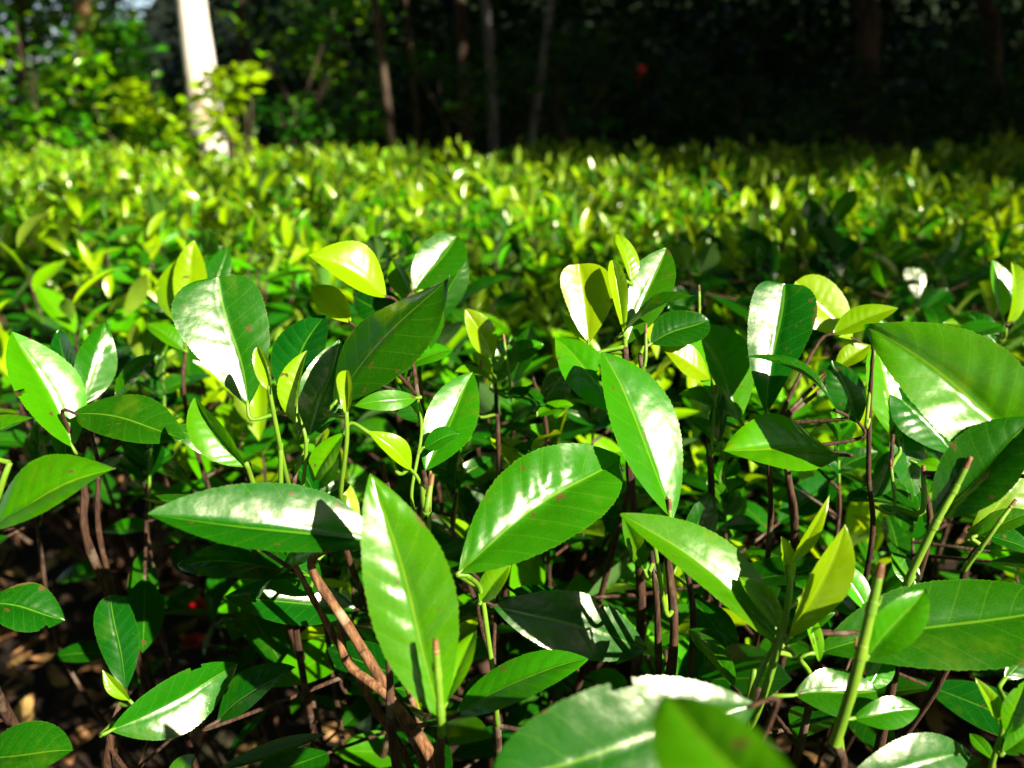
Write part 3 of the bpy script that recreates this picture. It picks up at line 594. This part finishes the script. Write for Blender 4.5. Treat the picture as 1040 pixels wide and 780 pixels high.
# ------------------------------------------------------------------ the clipped tea field
def bush_meshes(seed, low=130):
    r = np.random.default_rng(seed); fol = MB(); wood = MB(); rad = .43
    n = 150; P, A, N, L, W, fo, bo, yg = [], [], [], [], [], [], [], []
    def put(p, a, nn, l, wd, f, b, y): P.append(p); A.append(a); N.append(nn); L.append(l); W.append(wd); fo.append(f); bo.append(b); yg.append(y)
    for k in range(n):
        q = math.sqrt(r.random()) * rad * 1.05; th = r.uniform(0, 6.283); x, y = q * math.cos(th), q * math.sin(th)
        nz = .5 + .5 * math.sin(11 * x + 2.3 * seed + 1.7 * math.sin(9 * y)) * math.sin(10 * y + seed + 1.3 * math.sin(8 * x))
        if nz < .30 and r.random() < .8: continue                       # dark pockets between the clumps
        zt = .63 + .06 * (nz - .4) + .035 * r.normal() - .05 * (q / rad) ** 3 + .012 * math.sin(9 * x + seed) * math.sin(8 * y); zt = min(zt, .75)
        lean = np.array((r.normal(0, .18), r.normal(0, .18), 1.)); lean /= np.linalg.norm(lean)
        base = np.array((x, y, zt - .10)); top = base + lean * .085
        h = r.uniform(0, 6.283); vig = r.choice([.4, .85, 1., 1.]) * r.uniform(.85, 1.1)
        m = int(r.integers(4, 7))
        for j in range(m):
            f = j / (m - 1); h += 2.4 + r.normal(0, .3); p = base + lean * .085 * f
            el = -.05 + f * .95 + r.normal(0, .28); d = np.array((math.cos(h) * math.cos(el), math.sin(h) * math.cos(el), math.sin(el)))
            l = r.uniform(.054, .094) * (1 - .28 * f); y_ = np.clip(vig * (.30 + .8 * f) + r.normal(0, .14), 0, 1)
            nn = np.array((-d[0] * .5, -d[1] * .5, 1.)) + r.normal(0, .34, 3)
            put(p, d, nn, l, l * r.uniform(.43, .56) * (1 - .25 * f), r.uniform(.15, .55) + .3 * f, r.uniform(0, .08), y_)
        tube(wood, [np.array((x * .45, y * .45, .26)) + r.normal(0, .02, 3), np.array((x * .85, y * .85, .48)), base, base + lean * .05], .0028, .0012, 5, 3, mi=0)
    for k in range(low):                                               # older leaves below the plucking table
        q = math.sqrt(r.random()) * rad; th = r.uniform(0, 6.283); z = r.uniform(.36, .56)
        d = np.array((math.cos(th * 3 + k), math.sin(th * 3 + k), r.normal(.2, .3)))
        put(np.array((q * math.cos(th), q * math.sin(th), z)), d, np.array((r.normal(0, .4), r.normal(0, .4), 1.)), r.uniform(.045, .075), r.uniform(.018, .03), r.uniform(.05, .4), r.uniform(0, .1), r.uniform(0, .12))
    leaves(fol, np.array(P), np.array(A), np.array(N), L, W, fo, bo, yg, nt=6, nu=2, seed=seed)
    for k in range(7):
        th = k * .9 + r.normal(0, .2); tube(wood, [np.array((r.normal(0, .03), r.normal(0, .03), -.03)), np.array((.1 * math.cos(th), .1 * math.sin(th), .16)), np.array((.22 * math.cos(th), .22 * math.sin(th), .36)), np.array((.32 * math.cos(th), .32 * math.sin(th), .52))], .012, .003, 7, 5, knots=.08)
    return fol.mesh('foliage', [M_FIELD]), wood.mesh('branches', [M_WOOD])
VAR = [bush_meshes(s) for s in (21, 22, 23, 24, 25)]; DENSE = [bush_meshes(s, 620) for s in (26, 27)]
def bush_parts(root, fm, wm, k=1.):
    rz = rng.uniform(0, 6.28); s = rng.uniform(.95, 1.05) - .013 * max(0, root.location.y) - (.075 if .7 < root.location.y < 1. else 0); s *= k
    zj = rng.normal(0, .022)
    for nm, me in (('foliage', fm), ('branches', wm)):
        c = bpy.data.objects.new(nm, me); COL.objects.link(c); c.parent = root; c.rotation_euler = (0, 0, rz); c.scale = (s, s, s * (1 + zj))
ORD = ['first', 'second', 'third', 'fourth', 'fifth', 'sixth', 'seventh', 'eighth', 'ninth', 'tenth', 'eleventh', 'twelfth']
ys = [.84, 1.26, 1.74, 2.28, 2.84, 3.42, 4.0, 4.56]
rowname = ['the near row just behind the big leaves', 'the first full row of the field', 'the second row of the field', 'the third row of the field', 'the middle row of the field',
           'the fifth row of the field', 'the last sunlit row', 'the back row along the trees']
for ri, y in enumerate(ys):
    half = y * .70 + .15; nb = max(3, int(round(2 * half / .66))); 
    for k in range(nb):
        x = (k + .5) / nb * 2 * half - half + rng.normal(0, .04); yy = y + rng.normal(0, .06)
        if ri == 0 and x < -.25: continue                              # the gap where the litter shows
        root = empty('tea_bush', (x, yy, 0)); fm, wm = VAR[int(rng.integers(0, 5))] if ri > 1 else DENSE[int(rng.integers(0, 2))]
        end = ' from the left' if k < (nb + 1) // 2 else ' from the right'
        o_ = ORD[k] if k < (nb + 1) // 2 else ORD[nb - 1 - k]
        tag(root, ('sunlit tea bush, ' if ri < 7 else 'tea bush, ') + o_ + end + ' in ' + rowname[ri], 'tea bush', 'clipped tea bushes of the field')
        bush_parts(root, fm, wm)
for lab, x, y, k in [('low tea bush at the lower right, partly below the frame, added to shade the gaps', .50, .02, .84), ('unseen tea bush right under the camera, added to shade the gaps', .02, -.34, .90), ('unseen tea bush beside the camera on the right, added to shade the gaps', 1.02, .50, 1.), ('unseen tea bush right of and behind the camera, added to shade the gaps', 1.05, -.30, 1.),
                  ('unseen tea bush just behind the camera, added to shade the gaps', .40, -.75, 1.), ('unseen tea bush behind the camera, further right, added to shade the gaps', 1.65, .0, 1.), ('unseen tea bush behind the camera, far back, added to shade the gaps', 1.1, -1.0, 1.)]:
    root = empty('tea_bush', (x, y, 0)); tag(root, lab, 'tea bush', 'clipped tea bushes of the field'); bush_parts(root, *DENSE[int(rng.integers(0, 2))], k)  # added bushes, mostly out of view, that keep sun out of the low gaps

# ------------------------------------------------------------------ trees and shrubs at the edge of the wood
def blob_leaves(mb, centre, radii, n, size, seed, young=(0, .3), clump=.35, nc=None):
    r = np.random.default_rng(seed); nc = nc or max(8, n // 45)
    d = unit(r.normal(size=(nc, 3))); cc = d * (r.random((nc, 1)) ** .45) * np.asarray(radii)
    k = r.integers(0, nc, n); P = cc[k] + r.normal(size=(n, 3)) * np.asarray(radii) * clump * .42
    a = r.uniform(0, 6.283, n); A = np.stack([np.cos(a), np.sin(a), r.normal(-.15, .45, n)], -1)
    N = np.stack([r.normal(0, .5, n), r.normal(0, .5, n), np.ones(n)], -1)
    cy = r.uniform(*young, nc)[k] + r.normal(0, .06, n)
    L = r.uniform(.6, 1.3, n) * size
    leaves(mb, P + np.asarray(centre), A, N, L, L * r.uniform(.4, .6, n), r.uniform(0, .5, n), r.uniform(0, .1, n), np.clip(cy, 0, 1), nt=3, nu=1, seed=seed)
def tree(label, px0, px1, d, dia, barkm, H=6.5, crown=(1.7, 1.7, 1.2), nleaf=2600, size=.12, off=(0, 0), limbs=5, seed=1, lsize=None, name='tree', py0=0, py1=135):
    r = np.random.default_rng(seed); Y = (at(px1, py1, d) - CAM)[1]; on = lambda px, py: CAM + (at(px, py, 1.) - CAM) * (Y / (at(px, py, 1.) - CAM)[1])   # on the upright plane at that distance
    a, b = on(px0, py0), on(px1, py1); g = b + (b - a) / (a[2] - b[2]) * b[2]; g[1] = b[1]; s = (a - b) / (a[2] - b[2]); s[1] = 0
    g[2] = 0; root = empty(name, g); tag(root, label, 'tree')
    mb = MB(); top = g + s * H * .45 + np.array((off[0], off[1], H * .75 - 0)) * np.array((.6, .6, 1)) 
    mid = g + s * 2.2; c = tube(mb, [g - np.array((0, 0, .1)), g + s * .7, g + s * 1.4, mid, (mid + top) / 2 + r.normal(0, .08, 3), top], dia / 2 * 1.15, dia / 2 * .35, 14, 8, knots=.05)
    for k in range(limbs):
        q = c[int(len(c) * (.72 + .27 * k / limbs))]; th = r.uniform(0, 6.28); e = q + np.array((math.cos(th) * crown[0] * .6 + off[0] * .4, math.sin(th) * crown[1] * .6 + off[1] * .4, crown[2] * .5))
        tube(mb, [q, (q + e) / 2 + np.array((0, 0, .15)), e], dia * .16, dia * .05, 7, 4)
    mb.build('trunk', barkm, root)
    cb = MB(); blob_leaves(cb, top + np.array((off[0] * .4, off[1] * .4, crown[2] * .3)), crown, nleaf, lsize or size, seed + 40); cb.build('crown', M_TREE, root)
    return root
def shrub(label, px, py, d, rad, n, size, seed, young=(.1, .6), twigs=6, flower=None, cat='shrub', mat_=None):
    r = np.random.default_rng(seed); c = at(px, py, d); g = np.array((c[0], c[1], 0.)); root = empty('shrub', g); tag(root, label, cat)
    mb = MB()
    for k in range(twigs):
        th = r.uniform(0, 6.28); e = c + np.array((math.cos(th) * rad[0] * .7, math.sin(th) * rad[1] * .7, rad[2] * r.uniform(-.2, .7)))
        tube(mb, [g + r.normal(0, .04, 3) * (1, 1, 0) - np.array((0, 0, .03)), (g + c) / 2 + r.normal(0, .05, 3), e], .012, .004, 6, 5)
    mb.build('stem', M_BROWNB, root)
    fb = MB(); blob_leaves(fb, c, rad, n, size, seed, young); fb.build('foliage', mat_ or M_TREE, root)
    if flower:
        fl = MB(); p = at(*flower); k = 7; th = np.arange(k) * 6.283 / k
        A = np.stack([np.cos(th), -np.full(k, .35), np.sin(th)], -1); leaves(fl, np.repeat(p[None], k, 0), A, np.repeat([[0, -1., .2]], k, 0),   .030, .026, .1, .12, 0., nt=6, nu=2, tip=.4)
        tube(fl, [p + np.array((0, .12, -.12)), p], .003, .003, 6, 2); fl.build('flower', M_RED, root)
    return root

tree('tall pale white tree trunk with a shrub of yellow-green leaves at its foot', 194, 210, 4.0, .168, M_WHITE, H=8.5, crown=(1.6, 1.3, 1.0), nleaf=1600, off=(-.6, .3), seed=3, py1=120)
tree('thin slanting brown sapling stem between the white trunk and the middle trunks', 381, 397, 4.7, .05, M_BROWNB, H=6, crown=(1.5, 1.2, .8), nleaf=2400, off=(1.6, -1.2), seed=4)
tree('thin grey sapling right of the slanting brown one', 413, 424, 5.6, .045, M_BROWNB, H=6, crown=(1.5, 1.3, .8), nleaf=2400, off=(1.4, -1.6), seed=5)
tree('slim pale grey trunk in the middle of the dark wood', 494, 501, 5.6, .085, M_GREYB, H=7, crown=(2.0, 1.5, .9), nleaf=4200, off=(1.6, -2.2), seed=6)
tree('brown trunk close to the left of the pale grey one', 468, 474, 5.9, .115, M_BROWNB, H=7, crown=(2.0, 1.6, .9), nleaf=4200, off=(.6, -1.6), seed=7)
tree('crooked light brown sapling right of the pale grey trunk', 560, 541, 5.2, .06, M_GREYB, H=6.5, crown=(1.8, 1.4, .9), nleaf=3600, off=(2.6, -1.8), seed=8)
tree('dim thick trunk in the dark right part of the wood', 884, 876, 5.9, .19, M_BROWNB, H=7.5, crown=(2.4, 1.8, 1.), nleaf=5200, off=(1.6, -2.2), seed=9)
tree('orange-brown trunk among the leaves at far left', 82, 92, 5.2, .12, M_ORANGEB, H=7.5, crown=(1.5, 1.3, 1.0), nleaf=2000, off=(-.6, .6), seed=10)
tree('thin brown trunk at the left border of the wood', 18, 26, 5.6, .10, M_BROWNB, H=7.5, crown=(1.5, 1.3, 1.0), nleaf=2000, off=(-1, .6), seed=11)
tree('dark slim trunk just right of the white one', 244, 250, 6.2, .10, M_BROWNB, H=7.5, crown=(2.0, 1.6, 1.), nleaf=4200, off=(1.3, -1.6), seed=12)
tree('dark trunk near the right border of the wood', 1010, 1006, 6.4, .15, M_BROWNB, H=7.5, crown=(2.4, 1.8, 1.), nleaf=5200, off=(1.6, -2.4), seed=14)

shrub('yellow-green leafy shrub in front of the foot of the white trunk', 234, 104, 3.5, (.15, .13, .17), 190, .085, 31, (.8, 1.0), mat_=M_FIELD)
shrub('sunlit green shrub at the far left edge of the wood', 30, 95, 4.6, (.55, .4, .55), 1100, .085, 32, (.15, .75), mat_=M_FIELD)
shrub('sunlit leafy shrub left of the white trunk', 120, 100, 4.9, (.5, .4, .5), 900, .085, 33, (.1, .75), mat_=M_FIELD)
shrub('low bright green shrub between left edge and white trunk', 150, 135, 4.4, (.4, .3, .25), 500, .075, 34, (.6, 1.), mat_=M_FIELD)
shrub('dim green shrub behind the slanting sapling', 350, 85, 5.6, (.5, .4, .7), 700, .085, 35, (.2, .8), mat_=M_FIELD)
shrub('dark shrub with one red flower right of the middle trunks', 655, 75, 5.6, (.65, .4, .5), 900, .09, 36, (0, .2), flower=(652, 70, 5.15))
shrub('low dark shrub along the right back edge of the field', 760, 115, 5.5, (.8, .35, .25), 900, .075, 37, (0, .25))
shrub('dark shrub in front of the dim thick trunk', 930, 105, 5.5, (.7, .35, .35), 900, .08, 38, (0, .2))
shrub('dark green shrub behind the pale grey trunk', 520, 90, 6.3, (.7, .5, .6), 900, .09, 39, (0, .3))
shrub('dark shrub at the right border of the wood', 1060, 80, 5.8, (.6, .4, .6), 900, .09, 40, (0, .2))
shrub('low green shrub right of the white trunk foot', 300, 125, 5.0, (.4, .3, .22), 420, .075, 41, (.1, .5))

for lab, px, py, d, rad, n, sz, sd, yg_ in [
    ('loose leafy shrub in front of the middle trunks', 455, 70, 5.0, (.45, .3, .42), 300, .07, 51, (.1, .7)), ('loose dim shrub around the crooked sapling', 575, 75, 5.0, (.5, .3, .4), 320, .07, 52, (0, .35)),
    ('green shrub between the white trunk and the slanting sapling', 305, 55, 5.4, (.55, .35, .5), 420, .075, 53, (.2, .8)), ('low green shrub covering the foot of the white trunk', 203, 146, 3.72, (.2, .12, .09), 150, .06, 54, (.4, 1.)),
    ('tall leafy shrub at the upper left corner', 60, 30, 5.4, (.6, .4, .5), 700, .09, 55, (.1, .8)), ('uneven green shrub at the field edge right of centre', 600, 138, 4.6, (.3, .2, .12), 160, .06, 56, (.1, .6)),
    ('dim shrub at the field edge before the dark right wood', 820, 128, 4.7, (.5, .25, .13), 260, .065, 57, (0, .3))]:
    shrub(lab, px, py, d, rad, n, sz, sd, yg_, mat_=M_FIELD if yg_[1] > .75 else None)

def woodland():
    mb = MB(); r = np.random.default_rng(77); q = 0
    def blob(c, rad, n, size, clump=.55, nc=26):
        nonlocal q; q += 1; blob_leaves(mb, c, rad, n, size, 300 + q, (0, .2), nc=nc, clump=clump)
    for k in range(60):                                                 # the leafy wall of the wood
        x = r.uniform(-14, 14); y = r.uniform(8.2, 15); z = r.uniform(.3, 7)
        if -.66 < x / y < -.36 and z > 1.2: continue
        blob((x, y, z), (1.7, 1.2, 1.3), 560, .2)
    for k in range(44):
        x = -15 + k * .7 + r.normal(0, .1); y = 12.5 + r.normal(0, .6); thin = -.64 < x / y < -.40
        blob((x, y, r.uniform(.6, 1.) if thin else r.uniform(1., 2.6)), (1.1, .7, .9 if thin else 2.2), 330 if thin else 700, .2, .6, 40)
        blob((x + .3, y + 3, .8 if thin else 2.5), (1.3, .7, .8 if thin else 2.6), 200 if thin else 500, .28, .6, 30)
    n = 0
    while n < 430:                                                      # unseen leaf roof, added to shade the wood and cut sky light
        x = r.uniform(-8, 11); y = r.uniform(-8, 11); z = r.uniform(2.6, 8.0)
        t = (z - .7) / SUN.z; gx, gy = x - SUN.x * t, y - SUN.y * t       # where its shade falls
        if y > .3 and z < CAM_Z + .19 * y + 2.0 and abs(x) < .75 * y + 2: continue
        if math.hypot(x, y) < 3.5 and z < 4.5: continue
        if -4.2 < gx < 3.8 and -1.9 < gy < 4.2 - .3 * np.clip(gx, -2, 3) + (2.1 if gx < -.1 else 0): continue
        n += 1; blob((x, y, z), (1.5, 1.4, .9), 340, .30)
    for (x, y, z, rad, m, t) in [(.42, 1.08, .72, .27, 150, 4.2), (.20, 1.0, .72, .17, 60, 4.2), (.66, 1.15, .72, .26, 130, 4.3), (1.25, 1.9, .7, .3, 130, 4.6), (.7, 2.7, .7, .3, 120, 4.6), (2.0, 3.0, .7, .4, 200, 5.)] + \
            [(r.uniform(-1.2, 2.2), r.uniform(1.4, 3.6), .7, r.uniform(.12, .3), int(r.uniform(25, 70)), 5.) for k in range(16)]:
        c = np.array((x, y, z)) + np.array(SUN) * t; blob(c, (rad, rad, rad), m, .13, .5, 9)       # unseen leaf clusters added sunward to dapple the field with shade
    tag(mb.build('woodland', M_TREE), 'dark mass of leaves of the wood behind the trunks, with unseen shade leaves added overhead', 'woodland', kind='stuff')
woodland()

# ------------------------------------------------------------------ small red flower fallen on the litter
def fallen_flower(label, px, py, d, s, seed):
    p = at(px, py, d); root = empty('fallen_flower', (p[0], p[1], p[2])); tag(root, label, 'flower', 'red flowers fallen on the litter'); mb = MB(); k = 6; th = np.arange(k) * 6.283 / k + seed
    A = np.stack([np.cos(th), np.sin(th), np.full(k, .5)], -1); leaves(mb, np.repeat(p[None], k, 0), A, np.repeat([[0, 0, 1.]], k, 0), s, s * .8, .2, .12, 0., nt=6, nu=2, tip=.45)
    mb.build('petals', M_RED, root)
fallen_flower('bright red fallen flower on the dark litter at lower left', 205, 622, .98, .022, 0)
fallen_flower('dimmer red fallen flower just below the bright red one', 198, 656, .92, .017, 1)
